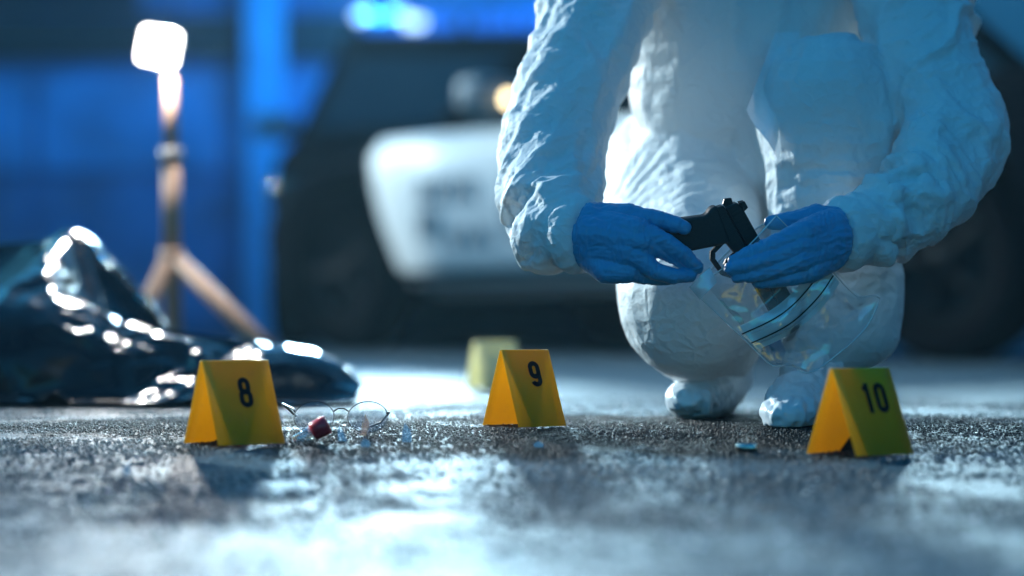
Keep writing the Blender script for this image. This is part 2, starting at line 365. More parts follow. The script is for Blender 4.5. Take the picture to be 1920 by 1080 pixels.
# ------------------------------------------------------------------ background wall
WY = 16.0
w = tag(thing('garage_wall', 'blue painted metal garage wall across the background', 'wall', (0, WY, 0)), None)
MB().box((0, .2, 1.9), (26, .4, 3.8)).build('wall_base', M['bluewall'], w)
k = 0
x = -12.6
while x < 12.7:
    MB().box((x, -.03, .56), (1.22, .06, 1.02), bev=.02).build('lower_panel', M['bluewall'], w)
    MB().box((x, -.03, 1.44), (1.22, .06, .64), bev=.02).build('middle_panel', M['bluemid'], w)
    MB().box((x, -.03, 2.75), (1.22, .06, 1.1), bev=.02).build('upper_panel', M['bluewall'], w)
    x += 1.26
MB().box((0, -.05, 2.0), (26, .1, .30)).build('dark_rail', M['darkwall'], w)
for xx in (-6.2, -1.62, 3.2, 8.0): bevel(MB().box((xx, -.14, 1.9), (.24, .28, 3.8)).build('column', M['bluetrim'], w), .02)
for xx in (-4.6, -3.1): bevel(MB().box((xx, -.045, 2.36), (1.3, .13, .36)).build('high_window', M['darkwall'], w), .01)

for wx_, lab in ((-9.5, 'added unseen dark wall on the left, blocks sky light'), (4.6, 'added unseen dark wall on the right, blocks sky light')):
    w2 = thing('sky_block_wall', lab, 'wall', (wx_, 6, 0))  # unseen side walls, added to block sky light and its reflections
    MB().box((0, 0, 1.6), (.3, 19.5, 3.2)).build('wall_base', M['darkwall'], w2)
    MB().box((0, 0, 3.25), (.42, 19.5, .1)).build('sky_block_coping', M['lamphead'], w2)
    for yy in (-8, -4, 0, 4, 8): MB().box((.2 if wx_ < 0 else -.2, yy, 1.6), (.12, .3, 3.19)).build('sky_block_pier', M['darkwall'], w2)
# ------------------------------------------------------------------ cars
def build_car(name, label, loc, rz, H=1.47, added_spot=False, lightbar_lit=False, white_doors=True, hood=.94, W=.93):
    car = thing(name, label, 'police car', loc, rz)
    xf, xr = 2.25, -2.55; wf, wr = 1.57, -1.57; belt = hood; rW = .34
    def half_w(x):
        t = max(0, (x - 1.5) / .75); u = max(0, (-x - 1.7) / .85)
        return W * (1 - .16 * t ** 2.2 - .12 * u ** 2.2)
    def top(x):
        if x > .95: return belt - (x - .95) / 1.3 * .20 - max(0, (x - 2.0) / .25) ** 2 * .12
        if x < -1.75: return belt + .03 - (-1.75 - x) * .06 - max(0, (-x - 2.35) / .2) ** 2 * .1
        return belt + .01
    def bot(x): return .24 + max(0, (x - 1.9) / .35) ** 2 * .1 + max(0, (-x - 2.1) / .45) ** 2 * .14
    def prof(x):
        hw, t, b = half_w(x), top(x), bot(x); h = t - b
        return [(hw * .86, b), (hw * .965, b + h * .12), (hw, b + h * .45), (hw * .99, b + h * .72), (hw * .95, b + h * .92), (hw * .86, t), (hw * .5, t + .025), (0, t + .035)]
    def side_y(x, z):
        p = prof(x)[:6]
        for (y0, z0), (y1, z1) in zip(p, p[1:]):
            if z <= z1 or (y1, z1) == p[-1]:
                return y0 + (y1 - y0) * max(0, min(1, (z - z0) / max(1e-4, z1 - z0)))
    xs = [xf, 2.22, 2.1, 1.9, 1.6, 1.3, .95, .5, 0, -.5, -1.0, -1.5, -1.75, -2.1, -2.35, -2.5, xr]
    vs_, fs_ = [], []; ring = 0
    for x in xs:
        p = prof(x); r_ = [(y, z) for y, z in p] + [(-y, z) for y, z in p[-2::-1]]; ring = len(r_)
        e = .9 if x in (xf, xr) else 1
        vs_ += [(x, y * e, z) for y, z in r_]
    for i in range(len(xs) - 1):
        for j in range(ring): fs_.append((i * ring + j, i * ring + (j + 1) % ring, (i + 1) * ring + (j + 1) % ring, (i + 1) * ring + j))
    fs_.append(tuple(range(ring))[::-1]); fs_.append(tuple((len(xs) - 1) * ring + j for j in range(ring)))
    body = obj('body', vs_, fs_, M['blackpaint'], car, True)
    bm = bmesh.new(); bm.from_mesh(body.data); bmesh.ops.recalc_face_normals(bm, faces=bm.faces); bm.to_mesh(body.data); bm.free()
    cut = MB()
    for wx in (wf, wr):
        for s in (-1, 1):
            cut.lathe([(rW + .07, -.2), (rW + .07, .2)], Matrix.Translation((wx, s * .86, rW)) @ Matrix.Rotation(R(90), 4, 'X'), 32)
    co = cut.build('cutter', None); bpy.context.view_layer.update()
    co.matrix_world = Matrix.Identity(4); bo = body.modifiers.new('arches', 'BOOLEAN'); bo.operation = 'DIFFERENCE'; bo.solver = 'EXACT'
    save = body.parent; body.parent = None; bo.object = co; bpy.context.view_layer.update()
    me = bpy.data.meshes.new_from_object(body.evaluated_get(bpy.context.evaluated_depsgraph_get()))
    body.modifiers.clear(); body.data = me; body.parent = save; bpy.data.objects.remove(co)
    sh = body.data; sh.polygons.foreach_set('use_smooth', np.ones(len(sh.polygons), bool)); sh.set_sharp_from_angle(angle=R(35))
    for s in (-1, 1):
        for (x0, x1, slant) in ((1.12, -.02, .27), (-.03, -1.02, 0)):
            nz = 9; nx = 6; v = []; 
            for a in range(nx):
                for c in range(nz):
                    z = .285 + (belt - .335) * c / (nz - 1); t = a / (nx - 1)
                    xx = x0 + (x1 - x0) * t + (slant * (c / (nz - 1)) if a == 0 else 0)
                    v.append((xx, s * (side_y(xx, z) + .006), z))
            f = [tuple(q) for q in grid_faces(nx, nz)]
            d = obj('door', v, f, M['whitepaint' if white_doors else 'blackpaint'], car, True)
            sm = d.modifiers.new('thickness', 'SOLIDIFY'); sm.thickness = .008; sm.offset = 0
            hx = x1 + .14; MB().box((hx, s * (side_y(hx, .82) + .03), .82), (.2, .03, .03), bev=.008).build('door_handle', M['blackpaint'], d)
            if white_doors:
                # faded lettering blocks on the door skin (unreadable in the photograph)
                blocks = tuple((.98 - .095 * q, .66, .06, .10) for q in range(4)) + ((.95, .53, .10, .12), (.80, .47, .05, .07), (.72, .47, .05, .07), (.62, .47, .06, .07), (.46, .58, .06, .24), (.33, .58, .06, .24)) if x0 > 0 else ((-.35, .70, .05, .24), (-.55, .70, .3, .07))
                for bx, bz, bw, bh in blocks:
                    v = []
                    for a in range(5):
                        for c in range(7):
                            xx = bx - bw * (a / 4 - .5); z = bz + bh * (c / 6 - .5); v.append((xx, s * (side_y(xx, z) + .016), z))
                    obj('lettering', v, [tuple(q) for q in grid_faces(5, 7)], M['decal'], d)
        v = []
        for a in range(10):
            xx = 1.05 - a * .235
            for z in (.243, .278): v.append((xx, s * (side_y(xx, z) + .008), z))
        obj('sill_stripe', v, [tuple(q) for q in grid_faces(10, 2)], M['sill'], car)
        # mirror
        mi = MB().box((.50, s * 1.00, belt + .07), (.15, .24, .13), bev=.04).build('mirror', M['decal'], car, True)
        MB().box((.52, s * .90, belt + .02), (.05, .16, .04)).build('mirror_arm', M['blackpaint'], mi)
    # glasshouse
    b0, b1, t0, t1 = 1.0, -1.85, .18, -1.15; hb, ht = .80, .62
    pts = [(b0, hb, belt), (b1, hb - .04, belt + .02), (t1, ht, H - .05), (t0, ht, H - .05)]
    v = [(x, y, z) for x, y, z in pts] + [(x, -y, z) for x, y, z in pts]
    f = [(0, 1, 2, 3), (7, 6, 5, 4), (0, 3, 7, 4), (1, 5, 6, 2), (3, 2, 6, 7), (0, 4, 5, 1)]
    obj('window_glass', v, f, M['glass'], car)
    bevel(MB().box(((t0 + t1) / 2, 0, H - .025), (t0 - t1 + .12, ht * 2 + .08, .06)).build('roof', M['whitepaint' if white_doors else 'blackpaint'], car, True), .025, 3)
    for s in (-1, 1):
        for (xa, xb) in ((b0, t0), (-.03, -.25), (b1 + .03, t1)):
            ya = hb if xa > b1 + .1 else hb - .04
            MB().tube([(xa, s * (ya + .005), belt), (xb, s * (ht + .012), H - .04)], .035, 8).build('pillar', M['blackpaint'], car, True)
    for wx in (wf, wr):
        for s in (-1, 1):
            mm = Matrix.Translation((wx, s * (W - .13), rW)) @ Matrix.Rotation(R(-90 * s), 4, 'X')
            wh = MB().lathe([(.22, -.1), (.30, -.11), (rW - .01, -.08), (rW, -.04), (rW, .05), (rW - .01, .085), (.30, .105), (.225, .095), (.215, .0)], mm, 36).build('tyre', M['rubber'], car, True)
            rim = MB().lathe([(.215, .0), (.215, .085), (.20, .09), (.19, .05), (.06, .045), (.055, .075), (.0005, .08)], mm, 30).build('rim', M['alloy'], wh, True)
            for q in range(5):
                a = q * 2 * math.pi / 5; c, si = math.cos(a), math.sin(a)
                MB().tube([mm @ Vector((.05 * c, .05 * si, .075)), mm @ Vector((.195 * c, .195 * si, .08))], .02, 6).build('spoke', M['alloy'], rim)
    for s in (-1, 1):
        hl = MB().box((2.12, s * .62, .70), (.20, .36, .12), bev=.03).build('headlight', M['glass'], car, True)
        MB().box((-2.50, s * .68, .80), (.12, .32, .14), bev=.03).build('tail_light', M['red'], car, True)
    bevel(MB().box((2.23, 0, .52), (.06, 1.1, .16)).build('grille', M['darkwall'], car), .01)
    MB().box((2.2, 0, .36), (.16, 1.5, .10), bev=.03).build('front_bumper', M['blackpaint'], car, True)
    MB().box((-2.52, 0, .45), (.14, 1.62, .16), bev=.04).build('rear_bumper', M['blackpaint'], car, True)
    lb = MB().box((-.42, 0, H + .06), (.3, 1.16, .05), bev=.015).build('light_bar', M['lamphead'], car)
    for i, yy in enumerate((-.45, -.16, .16, .45)):
        le_ = MB().box((-.42, yy, H + .125), (.27, .26, .085), bev=.025).build('lens', M['bluelamp'] if lightbar_lit else M['glass'], lb, True)
        if lightbar_lit and i == 1:
            MB().lathe([(.02, -.03), (.055, -.02), (.06, 0), (.055, .02), (.02, .03)], Matrix.Translation((-.20, yy - .12, H + .12)), 16).build('bulb', M['blueglow'], lb, True)
    if lightbar_lit:
        for yy, e in ((-.45, 95), (.45, 95)):
            li = bpy.data.lights.new('blue_flash', 'POINT'); li.energy = e; li.color = (.02, .40, 1.0); li.shadow_soft_size = .08
            lo = bpy.data.objects.new('blue_flash', li); col.objects.link(lo); lo.parent = lb; lo.location = (-.42, yy * 1.2, H + .28)
    if added_spot:  # white spot added to the light bar to brighten the ground
        tdy, tde, tdt, tdc = added_spot
        for yy in (tdy - .1, tdy + .1):
            MB().lathe([(.001, 0), (.05, .0), (.055, .03), (.03, .04)], Matrix.Translation((-.42, yy, H + .20)) @ Matrix.Rotation(R(180), 4, 'X'), 18).build('added_spot_lamp', M['blueglow'], lb, True)
        li = bpy.data.lights.new('added_spot_beam', 'SPOT'); li.energy = tde; li.color = (.55, .85, 1.0); li.spot_size = tdc; li.spot_blend = .7; li.shadow_soft_size = .3
        lo = bpy.data.objects.new('added_spot_beam', li); col.objects.link(lo); lo.parent = lb; lo.location = (-.42, tdy, H + .26)
        tgt = base_of(car).inverted() @ Vector(tdt); lo.rotation_euler = (lo.location - tgt).to_track_quat('Z', 'Y').to_euler()
    return car
F = np.array((-.65, 10.25)); B = np.array((1.45, 7.95)); ax = (F - B) / np.linalg.norm(F - B)
yaw = math.atan2(ax[1], ax[0])
mid = (F + B) / 2 + np.array((ax[1], -ax[0])) * .80           # wheels above are the near-side ones
car1 = build_car('police_car', 'black police car with white doors parked behind the crouching person', (mid[0], mid[1], 0), yaw, added_spot=(-.45, 1500, (.5, 3.0, .2), R(60)))
amber = MB().lathe([(.001, -.012), (.02, -.01), (.024, 0), (.02, .01), (.001, .012)], Matrix.Translation((.36, 1.03, .985)) @ Matrix.Rotation(R(90), 4, 'X'), 16).build('marker_lamp', M['amber'], car1, True)
car2 = build_car('police_car', 'dark police car with lit blue light bar, farthest back near the wall', (-.28, 13.6, 0), R(-90), H=1.72, lightbar_lit=True, white_doors=False, hood=1.12, added_spot=(-.48, 4800, (.0, 2.7, .15), R(13)))

# ------------------------------------------------------------------ work light on its tripod
D = 5.5
base = P(322, 0, D); bx = base[0]
wlight = thing('work_light', 'small bright work light on a pale tripod behind the black sheet', 'work light', (bx, D, 0))
pl = lambda px, py, d=D: tuple(P(px, py, d) - np.array((bx, D, 0)))
MB().tube([pl(322, 480), pl(321, 300)], .021, 14).build('lower_tube', M['pole'], wlight, True)
MB().tube([pl(321, 300), pl(319, 140)], .016, 14).build('upper_tube', M['pole'], wlight, True)
MB().tube([pl(321, 310), pl(321, 278)], .026, 14).build('clamp_collar', M['lamphead'], wlight, True)
MB().tube([pl(322, 500), pl(322, 465)], .028, 14).build('hub', M['pole'], wlight, True)
gl_ = lambda px, d: ((px - 960) / FPX * d - bx, d - D, .012)
for tip, r_ in ((gl_(205, 5.35), .02), (gl_(560, 5.35), .02), (gl_(330, 6.0), .02)):
    lg = MB().tube([pl(322, 478), tip], r_, 12).build('leg', M['pole'], wlight, True)
    MB().lathe([(.022, -.012), (.026, -.004), (.02, .02)], Matrix.Translation(tip), 12).build('rubber_foot', M['rubber'], lg, True)
hc = Vector(pl(299, 88)); rot = Matrix.Rotation(R(10), 3, 'Y') @ Matrix.Rotation(R(0), 3, 'X')
hd = MB().box(hc + Vector((0, .025, 0)), (.090, .05, .084), rot, .022).build('lamp_head', M['lamphead'], wlight, True)
MB().box(hc + Vector((0, -.012, 0)), (.090, .03, .084), rot, .0145).build('diffuser', M['worklamp'], hd, True)
MB().tube([hc + Vector((.02, .02, -.04)), pl(319, 150)], .012, 10).build('bracket', M['lamphead'], hd)
li = bpy.data.lights.new('work_lamp', 'AREA'); li.shape = 'SQUARE'; li.size = .09; li.energy = 38; li.color = (1, .97, .92)
lo = bpy.data.objects.new('work_lamp', li); col.objects.link(lo); lo.parent = wlight; lo.location = hc + Vector((0, -.032, 0))
lo.rotation_euler = Vector((-.75, .62, .12)).to_track_quat('Z', 'Y').to_euler()

# ------------------------------------------------------------------ black plastic sheet over a low mound
def cloth_mod(o, frames, **kw):
    m = o.modifiers.new('c', 'CLOTH'); st = m.settings
    for k_, v_ in kw.items(): setattr(st, k_, v_)
    m.collision_settings.use_collision = True; m.collision_settings.distance_min = .003; m.collision_settings.use_self_collision = False
    m.point_cache.frame_start = 1; m.point_cache.frame_end = frames
    for f_ in range(1, frames + 1): sc.frame_set(f_)
    r = bpy.data.meshes.new_from_object(o.evaluated_get(bpy.context.evaluated_depsgraph_get())); sc.frame_set(1)
    return r
nu, nv = 136, 108
U, V = np.meshgrid(np.linspace(0, 1, nu), np.linspace(0, 1, nv), indexing='ij'); u = U.ravel(); v = V.ravel()
x = -1.95 + 1.66 * u; y = 3.86 + 1.35 * v + .10 * u * (1 - v); z = .40 + .02 * fbm(np.stack([x * 3, y * 3, x * 0], 1), 12, 2) - .22 * sstep(.55, .9, u)
lump = MB()
def egg(c, r): lump.lathe([(max(.001, math.sin(math.pi * k_ / 10)), -math.cos(math.pi * k_ / 10)) for k_ in range(11)], Matrix.Translation(c) @ Matrix.Diagonal((*r, 1)), 20)
for c, r in (((-1.35, 4.45, .06), (.35, .24, .13)), ((-.90, 4.40, .05), (.22, .22, .14)), ((-.87, 4.78, .16), (.07, .12, .16)), ((-1.20, 4.85, .16), (.10, .12, .11)), ((-.66, 4.38, .04), (.20, .16, .075)), ((-.42, 4.36, .03), (.13, .14, .06))): egg(c, r)
lump.box((-.85, 4.6, -.02), (4, 3, .04))
lump_o = lump.build('tmp_lump', None); lump_o.modifiers.new('hit', 'COLLISION'); lump_o.collision.thickness_outer = .006; lump_o.collision.cloth_friction = 15
sheet = obj('black_plastic_sheet', np.stack([x, y, z], 1), grid_faces(nu, nv), M['blackbag'], smooth=True)
me = cloth_mod(sheet, 22, quality=5, mass=.08, tension_stiffness=30, compression_stiffness=30, shear_stiffness=12, bending_stiffness=.2, air_damping=1.5, shrink_min=-.08, shrink_max=-.08)
sheet.modifiers.clear(); sheet.data = me; bpy.data.objects.remove(lump_o)
me.polygons.foreach_set('use_smooth', np.ones(len(me.polygons), bool))
s = sheet.modifiers.new('smooth', 'SUBSURF'); s.levels = s.render_levels = 1
s = sheet.modifiers.new('thickness', 'SOLIDIFY'); s.thickness = .0015
tag(sheet, 'glossy black plastic sheet draped over a low mound on the asphalt', 'plastic sheet')

# ------------------------------------------------------------------ evidence markers
def ribbon(path, wd, closed=False):
    """flat stroke of constant width along a 2-D path"""
    n = len(path); L, Rr = [], []
    for i in range(n):
        a = np.array(path[(i - 1) % n] if closed or i else path[0]); b = np.array(path[(i + 1) % n] if closed or i < n - 1 else path[-1])
        t = (b - a) / (np.linalg.norm(b - a) + 1e-9); nn = np.array((-t[1], t[0])) * wd / 2; p = np.array(path[i])
        L.append(p + nn); Rr.append(p - nn)
    v = L + Rr; f = []
    for i in range(n if closed else n - 1):
        j = (i + 1) % n; f.append((i, n + i, n + j, j))
    return v, f
def stadium(cx, cy, w_, h_, n=10, a0=0, a1=360):
    r_ = w_ / 2; st = max(0, h_ / 2 - r_); out = []
    for k in range(n * 4 + (0 if a1 - a0 == 360 else 1)):
        a = R(a0 + (a1 - a0) * k / (n * 4)); s_ = math.sin(a)
        out.append((cx + r_ * math.cos(a), cy + r_ * s_ + (st if s_ > 1e-6 else (-st if s_ < -1e-6 else 0))))
    return out
def digit(ch):
    W_ = .21
    if ch == '8': return [ribbon(stadium(0, .25, .34, .50), W_, True), ribbon(stadium(0, -.25, .40, .56), W_, True)]
    if ch == '9': return [ribbon(stadium(0, .21, .38, .58), W_, True), ribbon([(.19, .25), (.19, -.20)] + stadium(0, -.22, .38, .42, 8, 0, -160)[1:], W_)]
    if ch == '0': return [ribbon(stadium(0, 0, .40, 1.0 - W_ + .17), W_, True)]
    if ch == '1': return [ribbon([(.06, .58), (.06, -.58)], W_), ribbon([(.06, .50), (-.13, .30)], W_ * .9)]
def marker(num, label, px, py, d, rz, h, Wd, depth, text, size, tri=None, off=(0, 0), mat='marker'):
    x0 = (px - 960) / FPX * d
    root = thing('evidence_marker', label, 'evidence marker', (x0, d, float(gz(d)) + .0015), rz, 'numbered yellow evidence markers')
    th = .0011; hd_ = depth / 2
    # local: x along the fold, -y towards the viewer
    def sheet_prof():
        pts = []
        for k in range(9):                                  # front leg -> rounded fold -> back leg
            t = k / 8 * math.pi
            pts.append((-math.cos(t) * .0022, h - .0016 + math.sin(t) * .0016))
        return [(-hd_, 0)] + pts + [(hd_, 0)]
    pr = sheet_prof(); n = len(pr); v, f = [], []
    nx = 7
    for i in range(nx):
        xx = -Wd / 2 + Wd * i / (nx - 1)
        for j, (yy, zz) in enumerate(pr):
            bow = .0012 * math.sin(math.pi * i / (nx - 1)) * math.sin(math.pi * min(1, zz / h))
            v.append((xx, yy - bow * (1 if j < n / 2 else -1), zz))
    o = obj('folded_panel', v, [tuple(q) for q in grid_faces(nx, n)], M[mat], root, True)
    s = o.modifiers.new('thickness', 'SOLIDIFY'); s.thickness = th; s.offset = 0
    o.data.set_sharp_from_angle(angle=R(40)) 
    sl = math.atan2(hd_ - .002, h); L = math.hypot(hd_, h)
    for side in (-1,):
        gx_ = -(.36 * size) * (len(text) - 1)
        for ch in text:
            mb = MB()
            for i, (vv, ff) in enumerate(digit(ch)):
                out = []
                for (a, b_) in vv:
                    t = L * .60 + off[1] + b_ * size; xx = gx_ + a * size + off[0]
                    cz = t * math.cos(sl); cy = -(hd_ - t * math.sin(sl)) - (.0024 + .0002 * i)
                    out.append((xx if side < 0 else -xx, cy if side < 0 else -cy, cz))
                mb.add(out, ff)
            nm = mb.build('numeral', M['ink'], root); gx_ += .72 * size
            s2 = nm.modifiers.new('thickness', 'SOLIDIFY'); s2.thickness = .0002
    if tri:
        tx, tz0, tz1, tw = tri
        yb = lambda zz: (hd_ - .0015) * (1 - zz / h) - .0022
        obj('print_shade_mark', [(tx - tw, yb(tz0), tz0), (tx + tw, yb(tz0), tz0), (tx + tw * .7, yb(tz1), tz1)], [(0, 1, 2)], M['ink'], root)  # printed mark, also used to paint shade inside an open end
    return root
marker(9, 'yellow evidence marker number 9 in the centre, sharply in focus', 983, 0, 3.372, R(36), .105, .081, .085, '9', .033, (.012, .018, .026, .006), (.006, .008))
marker(8, 'yellow evidence marker number 8 standing near the black sheet', 440, 0, 3.14, R(38), .107, .100, .085, '8', .033, None, (.004, .002))
marker(10, 'yellow evidence marker number 10 in front of the shoe', 1612, 0, 3.04, R(38), .107, .102, .085, '10', .034, (.018, .001, .042, .016), (.007, .006))  # its triangle paints the shaded inside of the open end
marker(7, 'blurred evidence marker behind marker number 9, bright light painted into its colour', 928, 0, 5.05, R(30), .100, .098, .085, '', .03, mat='pale')

# ------------------------------------------------------------------ clothed figure
class Blob:
    """chains of balls that get fused into one skin"""
    def __init__(s): s.v = []; s.f = []; s.n = 0
    def ball(s, c, r, nu=14, nv=9):
        r = np.array(r if np.ndim(r) else (r, r, r), float); vv = [(0, 0, 1)]; ff = []
        for i in range(1, nv):
            p = math.pi * i / nv
            for k in range(nu):
                a = 2 * math.pi * k / nu; vv.append((math.sin(p) * math.cos(a), math.sin(p) * math.sin(a), math.cos(p)))
        vv.append((0, 0, -1)); last = len(vv) - 1
        for k in range(nu): ff.append((0, 1 + k, 1 + (k + 1) % nu)); ff.append((last, last - nu + (k + 1) % nu, last - nu + k))
        for i in range(nv - 2):
            for k in range(nu):
                a = 1 + i * nu + k; b = 1 + i * nu + (k + 1) % nu; ff.append((a, a + nu, b + nu, b))
        s.v.append(np.array(vv) * r + c); s.f += [tuple(i + s.n for i in q) for q in ff]; s.n += len(vv)
    def chain(s, pts, step=.3, **kw):
        for (c0, r0), (c1, r1) in zip(pts, pts[1:]):
            c0, c1 = np.array(c0), np.array(c1); r0_ = np.array(r0 if np.ndim(r0) else (r0,) * 3); r1_ = np.array(r1 if np.ndim(r1) else (r1,) * 3)
            n = max(2, int(np.linalg.norm(c1 - c0) / (step * min(r0_.min(), r1_.min()))) + 1)
            for k in range(n + 1):
                t = k / n; s.ball(c0 + (c1 - c0) * t, r0_ + (r1_ - r0_) * t, **kw)
    def skin(s, voxel, smooth):
        me = bpy.data.meshes.new('tmp'); me.from_pydata([tuple(c) for c in np.vstack(s.v)], [], s.f); me.update()
        o = bpy.data.objects.new('tmp', me); col.objects.link(o)
        m = o.modifiers.new('r', 'REMESH'); m.mode = 'VOXEL'; m.voxel_size = voxel; m.adaptivity = 0
        if smooth:
            m2 = o.modifiers.new('s', 'SMOOTH'); m2.factor = .5; m2.iterations = smooth
        bpy.context.view_layer.update()
        e = bpy.data.meshes.new_from_object(o.evaluated_get(bpy.context.evaluated_depsgraph_get()))
        bpy.data.objects.remove(o); bpy.data.meshes.remove(me)
        n = len(e.vertices); co = np.empty(n * 3, np.float32); e.vertices.foreach_get('co', co)
        no = np.empty(n * 3, np.float32); e.vertices.foreach_get('normal', no)
        return e, co.reshape(-1, 3).astype(float), no.reshape(-1, 3).astype(float)
def finish(name, e, co, mat, parent):
    m = np.array(base_of(parent).inverted()); co = co @ m[:3, :3].T + m[:3, 3]
    e.vertices.foreach_set('co', co.astype(np.float32).ravel()); e.update()
    e.polygons.foreach_set('use_smooth', np.ones(len(e.polygons), bool)); e.materials.clear(); e.materials.append(mat); e.name = name
    o = bpy.data.objects.new(name, e); col.objects.link(o); o.parent = parent
    return o

SLACK, FRAMES = .20, 15
person = thing('person', 'person in white hooded coverall and blue gloves crouching over the ground', 'person', (P(1430, 0, 3.7)[0], 3.7, 0))
J = dict(   # joints
    pelvis=P(1400, 330, 3.98), belly=P(1400, 150, 3.84), chest=P(1410, -70, 3.76), neck=P(1405, -235, 3.70), head=P(1395, -400, 3.62),
    sh_a=P(1150, -105, 3.70), el_a=P(1022, 262, 3.50), wr_a=P(1082, 440, 3.315),
    sh_b=P(1690, -105, 3.70), el_b=P(1800, 232, 3.48), wr_b=P(1598, 443, 3.31),
    hip_a=P(1286, 322, 3.93), kn_a=P(1303, 540, 3.54), an_a=P(1345, 670, 3.90),
    hip_b=P(1490, 330, 3.93), kn_b=P(1562, 165, 3.56), an_b=P(1545, 690, 3.60))
def lerp(a, b, t): return J[a] * (1 - t) + J[b] * t
suit = Blob(); body = Blob()
# torso
suit.chain([(J['pelvis'], (.18, .15, .14)), (J['belly'] + (-.008, 0, 0), (.182, .145, .15)), (J['chest'], (.185, .135, .15)), (J['neck'] + (0, 0, -.03), (.09, .085, .06))], .35)
suit.chain([(J['neck'], (.075, .08, .06)), (J['head'] + (0, .02, .0), (.105, .115, .135))], .3)
# sleeves
CUFF = dict(a=(P(1102, 442, 3.33), np.array((.76, -.64, -.08)), .047), b=(P(1566, 441, 3.325), np.array((-.76, -.64, -.08)), .045))
def cuff_end(k, back): c, n_, r_ = CUFF[k]; return c - n_ / np.linalg.norm(n_) * back
suit.chain([(J['chest'] + (-.08, 0, .03), .10), (J['sh_a'], .098), (lerp('sh_a', 'el_a', .5), .082), (J['el_a'], .078), (P(1030, 365, 3.42), .075), (P(1036, 425, 3.375), .062), (cuff_end('a', .030), .043)], .3)
suit.chain([(J['chest'] + (.08, 0, .03), .10), (J['sh_b'], .098), (lerp('sh_b', 'el_b', .5), .080), (J['el_b'], .073), (P(1708, 360, 3.39), .070), (P(1640, 425, 3.355), .058), (cuff_end('b', .030), .042)], .3)
for k in 'ab':
    c, n_, r_ = CUFF[k]; n_ = n_ / np.linalg.norm(n_); e1 = np.cross(n_, np.cross((0, 0, 1), n_)); e1 /= np.linalg.norm(e1); e2 = np.cross(n_, e1)
    for q in range(72):
        a = 2 * math.pi * q / 72; rr = r_ + .0022 * math.sin(a * 13) + .0015 * math.sin(a * 7 + 1)
        for back, r2 in ((0, .0062), (.008, .0095), (.018, .012)):
            suit.ball(c - n_ * back + (e1 * math.cos(a) + e2 * math.sin(a)) * (rr - .004 + back * .10), r2, 8, 6)
# trouser legs
suit.chain([(J['hip_a'], .145), (lerp('hip_a', 'kn_a', .5), .125), (J['kn_a'], .112), (lerp('kn_a', 'an_a', .55), .085), (J['an_a'], .06)], .3)
suit.chain([(J['hip_b'], .135), (lerp('hip_b', 'kn_b', .5), .120), (J['kn_b'] + (0, 0, .005), (.104, .095, .098)), (P(1566, 330, 3.57), (.100, .09, .1)), (P(1568, 520, 3.58), (.098, .09, .1)), (P(1575, 620, 3.58), (.092, .085, .065))], .3)
# body under the clothing
body.chain([(J['pelvis'], (.15, .12, .11)), (J['belly'], (.13, .11, .12)), (J['chest'], (.15, .10, .12)), (J['neck'], .055), (J['head'] + (0, -.005, -.03), .06)], .35)
hd0 = J['head']; body.ball(hd0 + (0, -.01, .01), (.078, .098, .115), 20, 14); body.ball(hd0 + (0, -.045, -.055), (.055, .06, .05)); body.chain([(hd0 + (0, -.105, .01), .009), (hd0 + (0, -.122, -.022), .014)], .3)
for s in (-1, 1):
    body.ball(hd0 + (s * .079, .0, .0), (.012, .02, .03))
    body.ball(hd0 + (s * .032, -.085, .018), (.016, .014, .012))
for k, sh_, el_, m1, m2 in (('a', 'sh_a', 'el_a', P(1030, 365, 3.42), P(1036, 425, 3.375)), ('b', 'sh_b', 'el_b', P(1708, 360, 3.39), P(1640, 425, 3.355))):
    body.chain([(J['chest'] + (0, 0, .04), .08), (J[sh_], .058), (J[el_], .042), (m1, .038), (m2, .030), (cuff_end(k, .02), .022)], .3)
for ch in (('hip_a', 'kn_a', 'an_a'), ('hip_b', 'kn_b', 'an_b')):
    body.chain([(J[ch[0]], .085), (J[ch[1]], .056), (J[ch[2]], .036)], .3)
e, co, no = body.skin(.008, 4); body_o = finish('body', e, co, M['skin'], person)
# the coverall is cut with slack: let the spare cloth buckle into folds over the body
def buckle(e, co, pins, slack, frames, collider, loose):
    o = bpy.data.objects.new('tmp_cloth', e); col.objects.link(o)
    vg = o.vertex_groups.new(name='pin')
    for lvl in np.unique(np.round(pins, 1)):
        if lvl > 0: vg.add(np.nonzero(np.round(pins, 1) == lvl)[0].tolist(), float(lvl), 'REPLACE')
    vl = o.vertex_groups.new(name='loose')
    for lvl in np.unique(np.round(loose, 1)):
        vl.add(np.nonzero(np.round(loose, 1) == lvl)[0].tolist(), float(lvl), 'REPLACE')
    cmod = collider.modifiers.new('hit', 'COLLISION'); collider.collision.thickness_outer = .004; collider.collision.cloth_friction = 8
    m = o.modifiers.new('c', 'CLOTH'); st = m.settings
    st.quality = 5; st.mass = .05; st.tension_stiffness = 25; st.compression_stiffness = 25; st.shear_stiffness = 8; st.bending_stiffness = .22
    st.tension_damping = 8; st.compression_damping = 8; st.shear_damping = 6; st.bending_damping = .5; st.air_damping = 3
    st.shrink_min = -.02; st.shrink_max = -slack; st.vertex_group_shrink = 'loose'; st.vertex_group_mass = 'pin'; st.pin_stiffness = 1
    st.effector_weights.gravity = .22
    m.collision_settings.use_collision = True; m.collision_settings.distance_min = .003; m.collision_settings.use_self_collision = False
    m.point_cache.frame_start = 1; m.point_cache.frame_end = frames
    for f in range(1, frames + 1): sc.frame_set(f)
    r = bpy.data.meshes.new_from_object(o.evaluated_get(bpy.context.evaluated_depsgraph_get()))
    bpy.data.objects.remove(o); collider.modifiers.clear(); sc.frame_set(1)
    return r
e, co, no = suit.skin(.0076, 6)
pins = np.zeros(len(co))
